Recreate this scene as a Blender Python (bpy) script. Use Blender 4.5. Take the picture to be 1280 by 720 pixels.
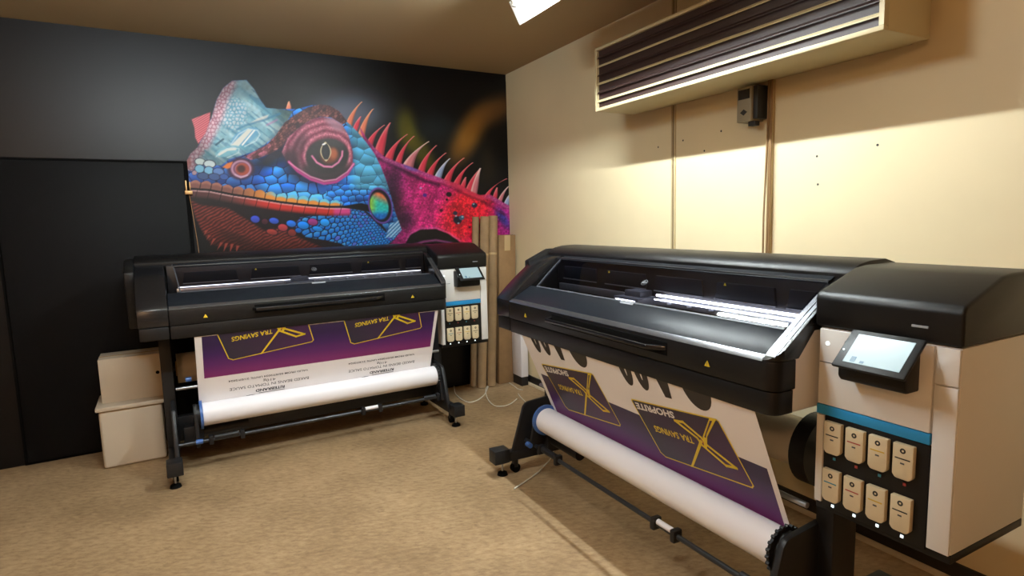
import bpy, bmesh, math, random
import numpy as np
from mathutils import Matrix, Vector

for o in list(bpy.data.objects):
    bpy.data.objects.remove(o)
S = bpy.context.scene
C = S.collection
R = random.Random(7)

# ---------------------------------------------------------------- camera
FPX, PITCH, ROLL, CAMH = 740.92, 0.1166, -0.0272, 1.6108
cd = bpy.data.cameras.new('camera'); cam = bpy.data.objects.new('camera', cd); C.objects.link(cam)
cd.sensor_width = 36.0; cd.lens = 36.0 * FPX / 1280.0; cd.clip_start = 0.05; cd.clip_end = 60
_u = Vector((0, math.sin(PITCH), math.cos(PITCH))); _f = Vector((0, math.cos(PITCH), -math.sin(PITCH))); _x = Vector((1, 0, 0))
_r = _x * math.cos(ROLL) + _u * math.sin(ROLL); _up = -_x * math.sin(ROLL) + _u * math.cos(ROLL)
M = Matrix((_r, _up, -_f)).transposed().to_4x4(); M.translation = (0, 0, CAMH)
cam.matrix_world = M
S.camera = cam

# ---------------------------------------------------------------- world, exposure
w = bpy.data.worlds.new('world'); S.world = w; w.use_nodes = True
w.node_tree.nodes['Background'].inputs[0].default_value = (1.0, .82, .62, 1)
w.node_tree.nodes['Background'].inputs[1].default_value = 0.02
S.view_settings.view_transform = 'Standard'; S.view_settings.look = 'None'
S.view_settings.exposure = 0.5; S.view_settings.gamma = 1.0
S.view_settings.use_curve_mapping = False
# strengths of the two tube lamps and the added warm fill globe
TUBE_A, TUBE_B, FILL_BULB = 440.0, 330.0, 80.0
COOL = (.86, .96, 1.0); WARM = (1.0, .60, .32)

# ---------------------------------------------------------------- frames of the two printers (and the walls behind them)
T1, A1 = (-2.1195, 3.6161), 0.5317      # printer by the mural wall
T2, A2 = (-0.0200, 3.5791), -1.0829     # printer by the cream wall
def w1(x, y, z=0): c, s = math.cos(A1), math.sin(A1); return Vector((T1[0] + c * x - s * y, T1[1] + s * x + c * y, z))
def w2(x, y, z=0): c, s = math.cos(A2), math.sin(A2); return Vector((T2[0] + c * x - s * y, T2[1] + s * x + c * y, z))
D1 = Vector((math.cos(A1), math.sin(A1), 0)); D2 = Vector((math.cos(A2), math.sin(A2), 0))
CEIL = 3.0

# ---------------------------------------------------------------- materials
def srgb(r, g, b):
    f = lambda v: (v / 255 / 12.92) if v / 255 <= .04045 else ((v / 255 + .055) / 1.055) ** 2.4
    return (f(r), f(g), f(b), 1)
def mat(name, color, rough=.5, metal=0., spec=.5, emit=None, es=0., coat=0., bump=0., bscale=200., var=0., vscale=6.):
    m = bpy.data.materials.new(name); m.use_nodes = True; nt = m.node_tree; b = nt.nodes['Principled BSDF']
    b.inputs['Base Color'].default_value = color; b.inputs['Roughness'].default_value = rough; b.inputs['Metallic'].default_value = metal
    b.inputs['Specular IOR Level'].default_value = spec; b.inputs['Coat Weight'].default_value = coat; b.inputs['Coat Roughness'].default_value = .08
    if emit: b.inputs['Emission Color'].default_value = (*emit[:3], 1); b.inputs['Emission Strength'].default_value = es
    tc = nt.nodes.new('ShaderNodeTexCoord')
    if var:
        n = nt.nodes.new('ShaderNodeTexNoise'); n.inputs['Scale'].default_value = vscale; n.inputs['Detail'].default_value = 5
        nt.links.new(tc.outputs['Object'], n.inputs['Vector'])
        mr = nt.nodes.new('ShaderNodeMapRange'); mr.inputs['From Min'].default_value = .3; mr.inputs['From Max'].default_value = .7
        mr.inputs['To Min'].default_value = 1 - var; mr.inputs['To Max'].default_value = 1 + var * .6
        mx = nt.nodes.new('ShaderNodeVectorMath'); mx.operation = 'SCALE'; mx.inputs[0].default_value = color[:3]
        nt.links.new(n.outputs['Fac'], mr.inputs['Value']); nt.links.new(mr.outputs['Result'], mx.inputs['Scale']); nt.links.new(mx.outputs['Vector'], b.inputs['Base Color'])
    if bump:
        n = nt.nodes.new('ShaderNodeTexNoise'); n.inputs['Scale'].default_value = bscale; n.inputs['Detail'].default_value = 3
        nt.links.new(tc.outputs['Object'], n.inputs['Vector'])
        bp = nt.nodes.new('ShaderNodeBump'); bp.inputs['Strength'].default_value = bump; bp.inputs['Distance'].default_value = .002
        nt.links.new(n.outputs['Fac'], bp.inputs['Height']); nt.links.new(bp.outputs['Normal'], b.inputs['Normal'])
    return m
def attr_mat(name, rough, spec=.5, gain=1.):
    m = bpy.data.materials.new(name); m.use_nodes = True; nt = m.node_tree; b = nt.nodes['Principled BSDF']
    a = nt.nodes.new('ShaderNodeAttribute'); a.attribute_name = 'Col'
    sc = nt.nodes.new('ShaderNodeVectorMath'); sc.operation = 'SCALE'; sc.inputs['Scale'].default_value = gain
    nt.links.new(a.outputs['Color'], sc.inputs[0]); nt.links.new(sc.outputs['Vector'], b.inputs['Base Color'])
    b.inputs['Roughness'].default_value = rough; b.inputs['Specular IOR Level'].default_value = spec
    return m
def glass_mat(name, tint, ior=1.45, rough=.02):
    m = bpy.data.materials.new(name); m.use_nodes = True; nt = m.node_tree; nt.nodes.remove(nt.nodes['Principled BSDF'])
    out = nt.nodes['Material Output']; t = nt.nodes.new('ShaderNodeBsdfTransparent'); t.inputs[0].default_value = tint
    g = nt.nodes.new('ShaderNodeBsdfGlossy'); g.inputs['Roughness'].default_value = rough; fr = nt.nodes.new('ShaderNodeFresnel'); fr.inputs[0].default_value = ior
    ge = nt.nodes.new('ShaderNodeNewGeometry'); iv = nt.nodes.new('ShaderNodeMath'); iv.operation = 'SUBTRACT'; iv.inputs[0].default_value = 1.0; nt.links.new(ge.outputs['Backfacing'], iv.inputs[1])
    mu = nt.nodes.new('ShaderNodeMath'); mu.operation = 'MULTIPLY'; nt.links.new(fr.outputs[0], mu.inputs[0]); nt.links.new(iv.outputs[0], mu.inputs[1])      # a pane reflects at its outer faces
    mx = nt.nodes.new('ShaderNodeMixShader'); nt.links.new(mu.outputs[0], mx.inputs[0]); nt.links.new(t.outputs[0], mx.inputs[1]); nt.links.new(g.outputs[0], mx.inputs[2]); nt.links.new(mx.outputs[0], out.inputs[0])
    return m
def floor_mat():
    m = bpy.data.materials.new('worn_vinyl_floor'); m.use_nodes = True; nt = m.node_tree; b = nt.nodes['Principled BSDF']; L = nt.links.new
    tc = nt.nodes.new('ShaderNodeTexCoord'); mp = nt.nodes.new('ShaderNodeMapping'); mp.inputs['Rotation'].default_value = (0, 0, -A1); mp.inputs['Scale'].default_value = (2.2, 4.5, 1)
    L(tc.outputs['Object'], mp.inputs['Vector'])
    n1 = nt.nodes.new('ShaderNodeTexNoise'); n1.inputs['Scale'].default_value = 9; n1.inputs['Detail'].default_value = 8; n1.inputs['Roughness'].default_value = .65; L(mp.outputs['Vector'], n1.inputs['Vector'])
    n2 = nt.nodes.new('ShaderNodeTexNoise'); n2.inputs['Scale'].default_value = 1.7; n2.inputs['Detail'].default_value = 6; L(tc.outputs['Object'], n2.inputs['Vector'])
    n3 = nt.nodes.new('ShaderNodeTexNoise'); n3.inputs['Scale'].default_value = 15; n3.inputs['Detail'].default_value = 8; n3.inputs['Roughness'].default_value = .7; L(tc.outputs['Object'], n3.inputs['Vector'])
    r1 = nt.nodes.new('ShaderNodeValToRGB'); r1.color_ramp.elements[0].position = .3; r1.color_ramp.elements[1].position = .72
    r1.color_ramp.elements[0].color = srgb(142, 114, 82); r1.color_ramp.elements[1].color = srgb(186, 158, 120); L(n1.outputs['Fac'], r1.inputs[0])
    r2 = nt.nodes.new('ShaderNodeValToRGB'); r2.color_ramp.elements[0].position = .34; r2.color_ramp.elements[1].position = .62
    r2.color_ramp.elements[0].color = (.70, .68, .65, 1); r2.color_ramp.elements[1].color = (1, 1, 1, 1); L(n2.outputs['Fac'], r2.inputs[0])
    r3 = nt.nodes.new('ShaderNodeValToRGB'); r3.color_ramp.elements[0].position = .30; r3.color_ramp.elements[1].position = .42
    r3.color_ramp.elements[0].color = (.42, .38, .33, 1); r3.color_ramp.elements[1].color = (1, 1, 1, 1); L(n3.outputs['Fac'], r3.inputs[0])
    a = nt.nodes.new('ShaderNodeMixRGB'); a.blend_type = 'MULTIPLY'; a.inputs[0].default_value = 1; L(r1.outputs[0], a.inputs[1]); L(r2.outputs[0], a.inputs[2])
    c = nt.nodes.new('ShaderNodeMixRGB'); c.blend_type = 'MULTIPLY'; c.inputs[0].default_value = .55; L(a.outputs[0], c.inputs[1]); L(r3.outputs[0], c.inputs[2])
    L(c.outputs[0], b.inputs['Base Color']); b.inputs['Roughness'].default_value = .55; b.inputs['Specular IOR Level'].default_value = .3
    return m
def card_mat(name, c0):
    m = mat(name, c0, .8, var=.12, vscale=14); return m
MT = dict(
    black=mat('black_satin_plastic', srgb(22, 22, 24), .24, spec=.6, bump=.12, bscale=900),
    sheen_metal=mat('painted_sheen_metal', srgb(120, 122, 128), .27, .85),  # pale metal standing in for lamp sheen on the black plastic
    leddim=mat('printer_light_bar_idle', srgb(240, 244, 255), .4, emit=(.86, .9, 1.0), es=2.2),
    fascia=mat('matt_black_plastic', srgb(19, 18, 18), .42, spec=.28, bump=.12, bscale=900),
    lid=mat('blue_black_lid_plastic', srgb(25, 28, 33), .36, spec=.12),
    dark=mat('dark_interior_plastic', srgb(14, 13, 16), .4),
    gap=mat('shadow_gap_rubber', srgb(6, 6, 6), .8, spec=.1),
    frame=mat('black_powder_coat', srgb(26, 26, 28), .45, spec=.4),
    rod=mat('anodised_rod', srgb(70, 72, 76), .35, .7),
    steel=mat('brushed_steel', srgb(180, 182, 186), .3, .9),
    greyp=mat('grey_plastic', srgb(70, 72, 78), .45),
    white=mat('white_cabinet_plastic', srgb(216, 214, 210), .45),
    stripe=mat('blue_stripe', srgb(34, 138, 196), .45),
    beige=mat('beige_cartridge_card', srgb(206, 190, 156), .6),
    ink_black=mat('ink_dark', srgb(40, 38, 36), .6), ink_red=mat('ink_red', srgb(160, 60, 56), .6), ink_yellow=mat('ink_yellow', srgb(196, 160, 50), .6), ink_cyan=mat('ink_cyan', srgb(60, 130, 150), .6),
    led=mat('printer_light_bar', srgb(240, 244, 255), .4, emit=(.86, .9, 1.0), es=9),
    ledlow=mat('indicator_light', srgb(220, 230, 235), .4, emit=(.8, .95, 1.0), es=1.2),
    screen=mat('touch_screen', srgb(90, 104, 108), .25, emit=srgb(186, 216, 222), es=.42),
    screenink=mat('touch_screen_print', srgb(60, 90, 110), .3, emit=srgb(60, 100, 120), es=.4),
    yellow=mat('warning_yellow', srgb(226, 196, 40), .5),
    paper=mat('white_vinyl', srgb(240, 235, 233), .48, spec=.35),
    roll=mat('white_vinyl_roll', srgb(240, 238, 242), .35, spec=.4),
    oldroll=mat('unprinted_media', srgb(206, 192, 170), .6),
    blue=mat('blue_plastic', srgb(66, 104, 170), .4),
    print=attr_mat('printed_vinyl', .38, .4),
    mural=attr_mat('mural_vinyl', .40, .28, 1.0),
    glass=glass_mat('tinted_window', (.80, .80, .84, 1)),
    label=mat('silver_label', srgb(150, 154, 160), .4),
    cream=mat('cream_paint', srgb(226, 209, 170), .55, spec=.25, bump=.05, bscale=60, var=.05, vscale=1.6),
    tan=mat('tan_paint', srgb(158, 130, 92), .7, var=.05),
    blackwall=mat('black_wall_paint', srgb(10, 10, 12), .40, spec=.28),
    blackboard=mat('black_access_panel', srgb(16, 16, 17), .55, spec=.10, bump=.08, bscale=40),
    ceil=mat('ceiling_paint', srgb(176, 154, 118), .8),
    floor=floor_mat(),
    batten=mat('cream_batten', srgb(190, 170, 130), .6), groove=mat('batten_groove', srgb(104, 86, 58), .8),
    skirting=mat('dark_skirting', srgb(30, 27, 25), .5), quarter=mat('pale_bead', srgb(196, 178, 146), .6),
    card=card_mat('cardboard', srgb(150, 118, 80)), cardtube=card_mat('cardboard_tube', srgb(158, 130, 94)), tape=mat('packing_tape', srgb(196, 170, 126), .25),
    acbody=mat('aged_cream_plastic', srgb(196, 180, 140), .5), acdark=mat('brown_louvre', srgb(52, 34, 30), .5),
    cable=mat('white_cable', srgb(214, 206, 188), .5), brown=mat('brown_cable', srgb(140, 108, 70), .6),
    grey=mat('grey_meter_case', srgb(150, 140, 116), .5), pipe=mat('green_grey_pipe', srgb(70, 76, 62), .5),
    brass=mat('brass_clip', srgb(186, 146, 96), .4, .6), board=mat('white_melamine', srgb(224, 220, 222), .5),
    lampw=mat('lamp_housing', srgb(226, 224, 216), .5), tubeA=mat('lit_tube', (1, 1, 1, 1), .5, emit=COOL, es=TUBE_A), tubeB=mat('lit_tube_b', (1, 1, 1, 1), .5, emit=COOL, es=TUBE_B), fill_bulb=mat('lit_fill_globe', (1, 1, 1, 1), .5, emit=WARM, es=FILL_BULB))

# ---------------------------------------------------------------- mesh builder
class MB:
    def __init__(s): s.v = []; s.f = []; s.c = []
    def add(s, vs, fs):
        b = len(s.v); s.v += [tuple(q) for q in vs]; s.f += [tuple(i + b for i in f) for f in fs]; return s
    def bm(s, bm):
        bm.verts.ensure_lookup_table(); bm.verts.index_update()
        s.add([v.co[:] for v in bm.verts], [[v.index for v in f.verts] for f in bm.faces]); bm.free(); return s
    def hull(s, vs, fs, bev=0, seg=2):
        bm = bmesh.new(); bv = [bm.verts.new(q) for q in vs]
        for f in fs:
            try: bm.faces.new([bv[i] for i in f])
            except ValueError: pass
        bmesh.ops.recalc_face_normals(bm, faces=bm.faces[:])
        if bev:
            es = [e for e in bm.edges if len(e.link_faces) == 2 and e.calc_face_angle(0) > .5]
            bmesh.ops.bevel(bm, geom=es, offset=bev, segments=seg, profile=.5, affect='EDGES', clamp_overlap=True)
        return s.bm(bm)
    def box(s, x0, x1, y0, y1, z0, z1, bev=0, seg=2):
        vs = [(x, y, z) for x in (x0, x1) for y in (y0, y1) for z in (z0, z1)]
        return s.hull(vs, [(0, 1, 3, 2), (4, 6, 7, 5), (0, 4, 5, 1), (2, 3, 7, 6), (0, 2, 6, 4), (1, 5, 7, 3)], bev, seg)
    def prism(s, prof, a0, a1, axis='x', bev=0, seg=2):
        k = len(prof); mk = {'x': lambda a, p, q: (a, p, q), 'y': lambda a, p, q: (p, a, q), 'z': lambda a, p, q: (p, q, a)}[axis]
        vs = [mk(a0, *p) for p in prof] + [mk(a1, *p) for p in prof]
        return s.hull(vs, [list(range(k)), list(range(2 * k - 1, k - 1, -1))] + [(i, (i + 1) % k, k + (i + 1) % k, k + i) for i in range(k)], bev, seg)
    def loft(s, rings, caps=True):
        k = len(rings[0]); vs = [p for r in rings for p in r]; fs = []
        for j in range(len(rings) - 1):
            fs += [(j * k + i, j * k + (i + 1) % k, (j + 1) * k + (i + 1) % k, (j + 1) * k + i) for i in range(k)]
        if caps: fs += [list(range(k)), list(range((len(rings) - 1) * k, len(rings) * k))]
        return s.hull(vs, fs)
    def cyl(s, p0, p1, r, n=24, r1=None):
        p0, p1 = Vector(p0), Vector(p1); d = (p1 - p0).normalized(); a = d.orthogonal().normalized(); b = d.cross(a); r1 = r if r1 is None else r1
        return s.loft([[p + (a * math.cos(2 * math.pi * i / n) + b * math.sin(2 * math.pi * i / n)) * rr for i in range(n)] for p, rr in ((p0, r), (p1, r1))])
    def ringcyl(s, p0, p1, ro, ri, n=24):
        p0, p1 = Vector(p0), Vector(p1); d = (p1 - p0).normalized(); a = d.orthogonal().normalized(); b = d.cross(a)
        rg = lambda p, r: [p + (a * math.cos(2 * math.pi * i / n) + b * math.sin(2 * math.pi * i / n)) * r for i in range(n)]
        return s.loft([rg(p0, ri), rg(p0, ro), rg(p1, ro), rg(p1, ri), rg(p0, ri)], caps=False)
    def tube(s, pts, r, n=8):
        pts = [Vector(p) for p in pts]; rings = []; a = None
        for i, p in enumerate(pts):
            d = (pts[min(i + 1, len(pts) - 1)] - pts[max(i - 1, 0)]).normalized()
            a = (a - d * a.dot(d)).normalized() if a is not None and (a - d * a.dot(d)).length > 1e-4 else d.orthogonal().normalized()
            b = d.cross(a); rings.append([p + (a * math.cos(2 * math.pi * k / n) + b * math.sin(2 * math.pi * k / n)) * r for k in range(n)])
        return s.loft(rings)
    def mesh(s, name):
        me = bpy.data.meshes.new(name); me.from_pydata(s.v, [], s.f); me.validate(); me.update()
        return me
    def build(s, name, m, parent=None, smooth=True, ang=.6):
        me = s.mesh(name); me.materials.append(MT[m] if isinstance(m, str) else m)
        if smooth:
            me.polygons.foreach_set('use_smooth', [True] * len(me.polygons)); me.set_sharp_from_angle(angle=ang)
        o = bpy.data.objects.new(name, me); C.objects.link(o)
        if parent: o.parent = parent
        return o
def curve_pts(P, n=6):
    P = [Vector(p) for p in P]; out = []
    for i in range(len(P) - 1):
        p0, p1, p2, p3 = P[max(i - 1, 0)], P[i], P[i + 1], P[min(i + 2, len(P) - 1)]
        for k in range(n):
            t = k / n
            out.append(.5 * ((2 * p1) + (p2 - p0) * t + (2 * p0 - 5 * p1 + 4 * p2 - p3) * t * t + (3 * p1 - p0 - 3 * p2 + p3) * t ** 3))
    return out + [P[-1]]
def tag(o, label, cat, group=None):
    o['label'] = label; o['category'] = cat
    if group: o['group'] = group
    return o
def thing(name, label, cat, loc=(0, 0, 0), rz=0., group=None):
    o = bpy.data.objects.new(name, None); C.objects.link(o); o.location = loc; o.rotation_euler = (0, 0, rz); o.empty_display_size = .1
    return tag(o, label, cat, group)
def struct(o): o['kind'] = 'structure'; return o
def copy_tree(o, parent=None):
    c = o.copy(); C.objects.link(c); c.parent = parent
    for ch in list(o.children): copy_tree(ch, c)
    return c
# ---------------------------------------------------------------- mural print
def paint_mural(U, V):
    """colour (sRGB 0..1) of the wall print at layout coordinates U,V (arrays)"""
    n = U.shape
    img = np.zeros(n + (3,)); img[:] = np.array([10, 10, 12]) / 255
    sm = lambda a, b, t: (lambda q: q * q * (3 - 2 * q))(np.clip((t - a) / (b - a + 1e-9), 0, 1))
    col = lambda r, g, b: np.array([r, g, b]) / 255.0
    mix = lambda a, b, t: a + (b - a) * t[..., None]
    def blend(m, c):
        img[:] = img + (c - img) * np.clip(m, 0, 1)[..., None]
    def hash2(i, j, k):
        h = np.sin(i * 127.1 + j * 311.7 + k * 74.7) * 43758.5453
        return h - np.floor(h)
    def noise(x, y, k=0):
        i, j = np.floor(x), np.floor(y); fx, fy = x - i, y - j
        fx = fx * fx * (3 - 2 * fx); fy = fy * fy * (3 - 2 * fy)
        a = hash2(i, j, k) * (1 - fx) + hash2(i + 1, j, k) * fx
        b = hash2(i, j + 1, k) * (1 - fx) + hash2(i + 1, j + 1, k) * fx
        return a * (1 - fy) + b * fy
    def cells(x, y, k=0, jit=.75):
        i0, j0 = np.floor(x), np.floor(y)
        f1 = np.full(n, 9.); f2 = np.full(n, 9.); idv = np.zeros(n); yy = np.zeros(n)
        for di in (-1, 0, 1):
            for dj in (-1, 0, 1):
                i, j = i0 + di, j0 + dj
                cx = i + .5 + (hash2(i, j, k) - .5) * jit + .5 * (np.mod(j, 2) - .5)
                cy = j + .5 + (hash2(i, j, k + 5) - .5) * jit
                d = np.hypot(x - cx, y - cy)
                better = d < f1
                f2 = np.where(better, f1, np.minimum(f2, d))
                idv = np.where(better, hash2(i, j, k + 9), idv)
                yy = np.where(better, y - cy, yy)
                f1 = np.where(better, d, f1)
        return f1, f2 - f1, idv, yy
    def poly(pts, soft=.7):
        pts = np.array(pts, float); ins = np.zeros(n, bool); d2 = np.full(n, 1e9)
        for a, b in zip(pts, np.roll(pts, -1, 0)):
            c = ((a[1] > V) != (b[1] > V)) & (U < (b[0] - a[0]) * (V - a[1]) / (b[1] - a[1] + 1e-12) + a[0])
            ins ^= c
            e = b - a; t = np.clip(((U - a[0]) * e[0] + (V - a[1]) * e[1]) / (e @ e + 1e-12), 0, 1)
            d2 = np.minimum(d2, (U - a[0] - t * e[0]) ** 2 + (V - a[1] - t * e[1]) ** 2)
        return sm(-soft, soft, np.where(ins, 1, -1) * np.sqrt(d2))
    def line(pts, w, soft=.6):
        d = np.full(n, 1e9); pts = np.array(pts, float)
        for a, b in zip(pts[:-1], pts[1:]):
            e = b - a; t = np.clip(((U - a[0]) * e[0] + (V - a[1]) * e[1]) / (e @ e), 0, 1)
            d = np.minimum(d, np.hypot(U - a[0] - t * e[0], V - a[1] - t * e[1]))
        return 1 - sm(w - soft, w + soft, d)
    def ell(cx, cy, rx, ry, rot=0.):
        c, s = np.cos(rot), np.sin(rot); dx, dy = U - cx, V - cy
        return np.hypot((dx * c + dy * s) / rx, (-dx * s + dy * c) / ry)
    inside = lambda r, s=.05: 1 - sm(1 - s, 1 + s, r)
    yl = lambda pts: np.interp(U, [q[0] for q in pts], [q[1] for q in pts])
    # --- out-of-focus background
    blend((1 - sm(.1, 1, ell(436, 142, 74, 44))) * .75, col(116, 126, 150))
    blend((1 - sm(.2, 1, ell(508, 162, 20, 42, -.08))) * .62, col(120, 115, 22))
    blend((1 - sm(.2, 1, ell(527, 190, 18, 46, -.5))) * .55, col(120, 112, 20))
    blend((1 - sm(.15, 1, ell(586, 168, 26, 62, .5))) * .8, col(165, 112, 38))
    blend((1 - sm(.1, 1, ell(618, 138, 48, 26, -.5))) * .7, col(140, 95, 45))
    blend((1 - sm(.1, 1, ell(545, 160, 40, 26))) * .25, col(40, 70, 80))
    blend((1 - sm(.1, 1, ell(610, 205, 16, 40))) * .3, col(70, 55, 25))
    # --- spines of the back
    SP = [(432, 440, 153, 451.8, 127.5, 0), (441, 447, 158, 450.4, 146, 1), (447, 455.5, 167, 465.7, 136.5, 0), (457, 466, 177, 480, 156.5, 1), (468, 480, 188, 487, 154, 1),
          (480, 491, 196, 508, 168.4, 1), (494, 502, 200, 517, 170.5, 1), (502, 516.5, 206, 535.5, 177, 2), (522, 531, 211, 545, 182, 1), (532, 541, 217, 556.5, 191.6, 1), (542, 551, 221, 561.5, 198.6, 3),
          (553.5, 563, 225, 579, 198, 1), (565, 574, 230, 590, 203.8, 1), (574.5, 580, 234, 581.8, 221.8, 1), (581, 590, 238, 599, 212, 1), (587.5, 595.5, 243, 600, 210.6, 2), (604, 611, 244, 631.7, 224, 1), (615, 619.5, 249, 621, 234.7, 1), (621, 626.5, 251, 635, 233.4, 2), (628.5, 635, 256, 638.5, 241, 3),
          (357, 362, 138, 360.8, 127, 0)]
    for (xa, xb, yb, tx, ty, kind) in SP:
        t = np.clip((yb + 5 - V) / (yb + 5 - ty), 0, 1.2)
        cv = t ** 1.9                                  # the spine bends forward towards its tip
        left = xa - .6 + (tx - xa) * (.30 * t + .70 * cv) ; right = xb + (tx + 1.4 - xb) * t ** 3.0 + 2.1 * np.sin(np.pi * np.clip(t, 0, 1)) ** 1.2
        left = np.where(t < .02, xa, left)
        m = sm(-.5, .5, U - left) * sm(-.5, .5, right - U) * (V > ty - .5) * (V < yb + 6)
        base = [col(228, 128, 98), col(214, 58, 80), col(205, 120, 130), col(150, 165, 205)][kind]
        tip = [col(240, 176, 140), col(236, 140, 140), col(245, 225, 215), col(225, 225, 235)][kind]
        w = np.clip((U - left) / (right - left + 1e-6), 0, 1)
        c = mix(np.broadcast_to(base, n + (3,)), np.broadcast_to(tip, n + (3,)), np.clip(sm(.45, 1, t) * .7 + (1 - sm(.1, .38, w)) * .6, 0, 1))
        blend(m, c * (1 - .35 * sm(.6, 1, w))[..., None])
    # --- body
    body = poly([(450, 160), (462, 178), (470, 187), (480, 196), (500, 204), (520, 211), (540, 219), (560, 226), (575, 231), (590, 240), (600, 244), (612, 243), (622, 249), (632, 255), (645, 262), (645, 340), (480, 340), (484, 290), (474, 240), (462, 200)], 1.2)
    c = np.broadcast_to(col(150, 38, 104), n + (3,)).copy()
    c = mix(c, col(196, 40, 116), sm(495, 535, U)); c = mix(c, col(226, 36, 52), (1 - sm(.35, 1, ell(583, 268, 42, 60, .5))) * .95)
    c = mix(c, col(160, 40, 128), sm(612, 632, U)); c = mix(c, col(52, 22, 58), (1 - sm(0, 1, ell(487, 240, 20, 70, .25))) * .8)
    c = mix(c, col(30, 16, 36), (1 - sm(.2, 1, ell(505, 275, 20, 22))) * .75); c = mix(c, col(40, 60, 150), (1 - sm(.2, 1, ell(628, 272, 8, 22, -.6))) * .8)
    f1, ed, idv, _ = cells(U / 2.2, V / 2.2, 3)
    c = c * (.72 + .40 * idv + .25 * (.5 - f1))[..., None]
    c = c * (1 - .6 * (1 - sm(.15, 1, ell(486, 262, 26, 56, .12)))) [..., None] * (.8 + .4 * noise(U / 7, V / 7, 33))[..., None]
    blend(body, c)
    blend(body * .75 * line([(474, 198), (490, 205), (510, 216), (530, 226), (548, 231)], 2.2, 2.5), col(40, 14, 40))
    blend(body * .6 * line([(548, 228), (575, 240), (600, 250), (630, 268)], 1.2, 2), col(90, 14, 40))
    frill = body * (1 - sm(3, 8, V - yl([(455, 160), (470, 187), (480, 196), (500, 204), (520, 211), (540, 219), (560, 226), (575, 231), (590, 240), (600, 244), (612, 243), (632, 255), (645, 262)])))
    f1, ed, idv, _ = cells(U / 2.6, V / 2.6, 21)
    fc = mix(np.broadcast_to(col(160, 60, 130), n + (3,)), col(215, 120, 165), idv * (1 - sm(.2, .6, f1)))
    fc = mix(fc, col(90, 100, 190), (1 - sm(.3, 1, ell(514, 207, 16, 9, .4))) * .9); fc = mix(fc, col(210, 50, 70), sm(545, 565, U) * (1 - sm(600, 615, U)) * .8)
    blend(frill * .8, fc)
    for (x, y, r, cc) in [(561, 243, 3.4, (26, 14, 24)), (558.5, 249.5, 1.6, (40, 14, 24)), (551.5, 263, 2.2, (70, 20, 40)), (593, 256.5, 3.6, (40, 44, 66)), (572, 275, 5.4, (28, 30, 44)), (577, 272, 3.4, (60, 92, 120)), (569, 266.5, 2.8, (40, 46, 66)), (531, 244, 2.6, (80, 40, 130)), (587, 284, 1.6, (90, 20, 40)), (526, 235, 1.5, (190, 150, 200))]:
        blend(inside(ell(x, y, r, r * .9), .25), col(*cc))
    for (x, y) in [(573, 279), (570, 270), (578, 271), (592, 255)]: blend(inside(ell(x, y, 1.3, 1.0), .4) * .8, col(170, 205, 225))
    arm = poly([(505, 308), (512, 294), (525, 287), (545, 286), (560, 292), (572, 300), (584, 312), (584, 340), (500, 340)], 1.2)
    blend(arm, col(14, 10, 14)); blend(arm * line([(516, 306), (530, 302), (545, 300), (565, 304), (580, 310)], 1.3, 1.4) * .8, col(150, 70, 130))
    blend(line([(508, 300), (514, 291), (526, 285.5), (545, 285), (561, 291), (575, 301)], .9, 1.2) * .55 * (.4 + noise(U, V, 2)), col(215, 120, 180))
    # --- throat and lower jaw
    throat = poly([(233, 246), (244, 248), (300, 252), (360, 262), (430, 262), (470, 262), (496, 276), (502, 287), (492, 300), (480, 312), (480, 345), (385, 345), (350, 318), (300, 313), (264, 306), (252, 288), (243, 270)], 1)
    blend(throat, col(24, 16, 18))
    rt = poly([(238, 250), (250, 256), (285, 260), (308, 274), (330, 288), (352, 284), (372, 296), (400, 308), (420, 316), (420, 345), (350, 318), (300, 313), (264, 306), (252, 288), (243, 268)], 2)
    st = .5 + .5 * np.sin((V * .75 + U * .42 + 2 * noise(U / 6, V / 6, 4)) * 1.9)
    c = mix(np.broadcast_to(col(52, 20, 18), n + (3,)), col(132, 52, 42), st * (.5 + .5 * noise(U / 2.2, V / 2.2, 6)))
    c = mix(c, col(40, 22, 20), (1 - sm(.3, 1, ell(292, 296, 34, 9, .35))) * .6)
    c = c * (1 - .55 * sm(286, 312, V - .12 * (U - 260)))[..., None]
    blend(rt, c)
    for (x, y, dx, dy) in [(258, 288, -3, 6), (268, 298, -5, 9), (277, 303, -6, 10), (283, 304, -4, 12), (290, 305, -3, 12), (297, 307, -2, 10), (262, 294, -4, 6)]:
        blend(poly([(x - 1.6, y), (x + 2.2, y), (x + dx, y + dy)], .6), col(140, 62, 50))
    # small scales of the jaw: larger and rounder to the left, finer towards the ear
    jaw = poly([(368, 282), (375, 272), (395, 269), (410, 270), (425, 263), (440, 261), (455, 264), (468, 276), (482, 290), (497, 276), (502, 288), (492, 300), (478, 311), (440, 312), (425, 304), (400, 299), (382, 296)], 1.2)
    k = 1 + 1.5 * sm(400, 495, U)
    tab = np.arange(360., 512.); Uw = np.interp(U, tab, np.cumsum(1 + 1.7 * np.clip((tab - 400) / 90, 0, 1)))
    f1, ed, idv, yy = cells(Uw / 10., (V - 286) * k / 7. + 60 + .035 * (U - 440), 11, .4)
    c = mix(np.broadcast_to(col(14, 96, 190), n + (3,)), col(84, 176, 232), np.clip(.45 - yy * 1.2, 0, 1) * (.5 + .5 * idv)); c = mix(c, col(96, 84, 190), (idv > .87) * .7)
    blend(jaw * .96, mix(np.broadcast_to(col(10, 14, 38), n + (3,)), c, sm(.05, .28, ed)))
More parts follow.
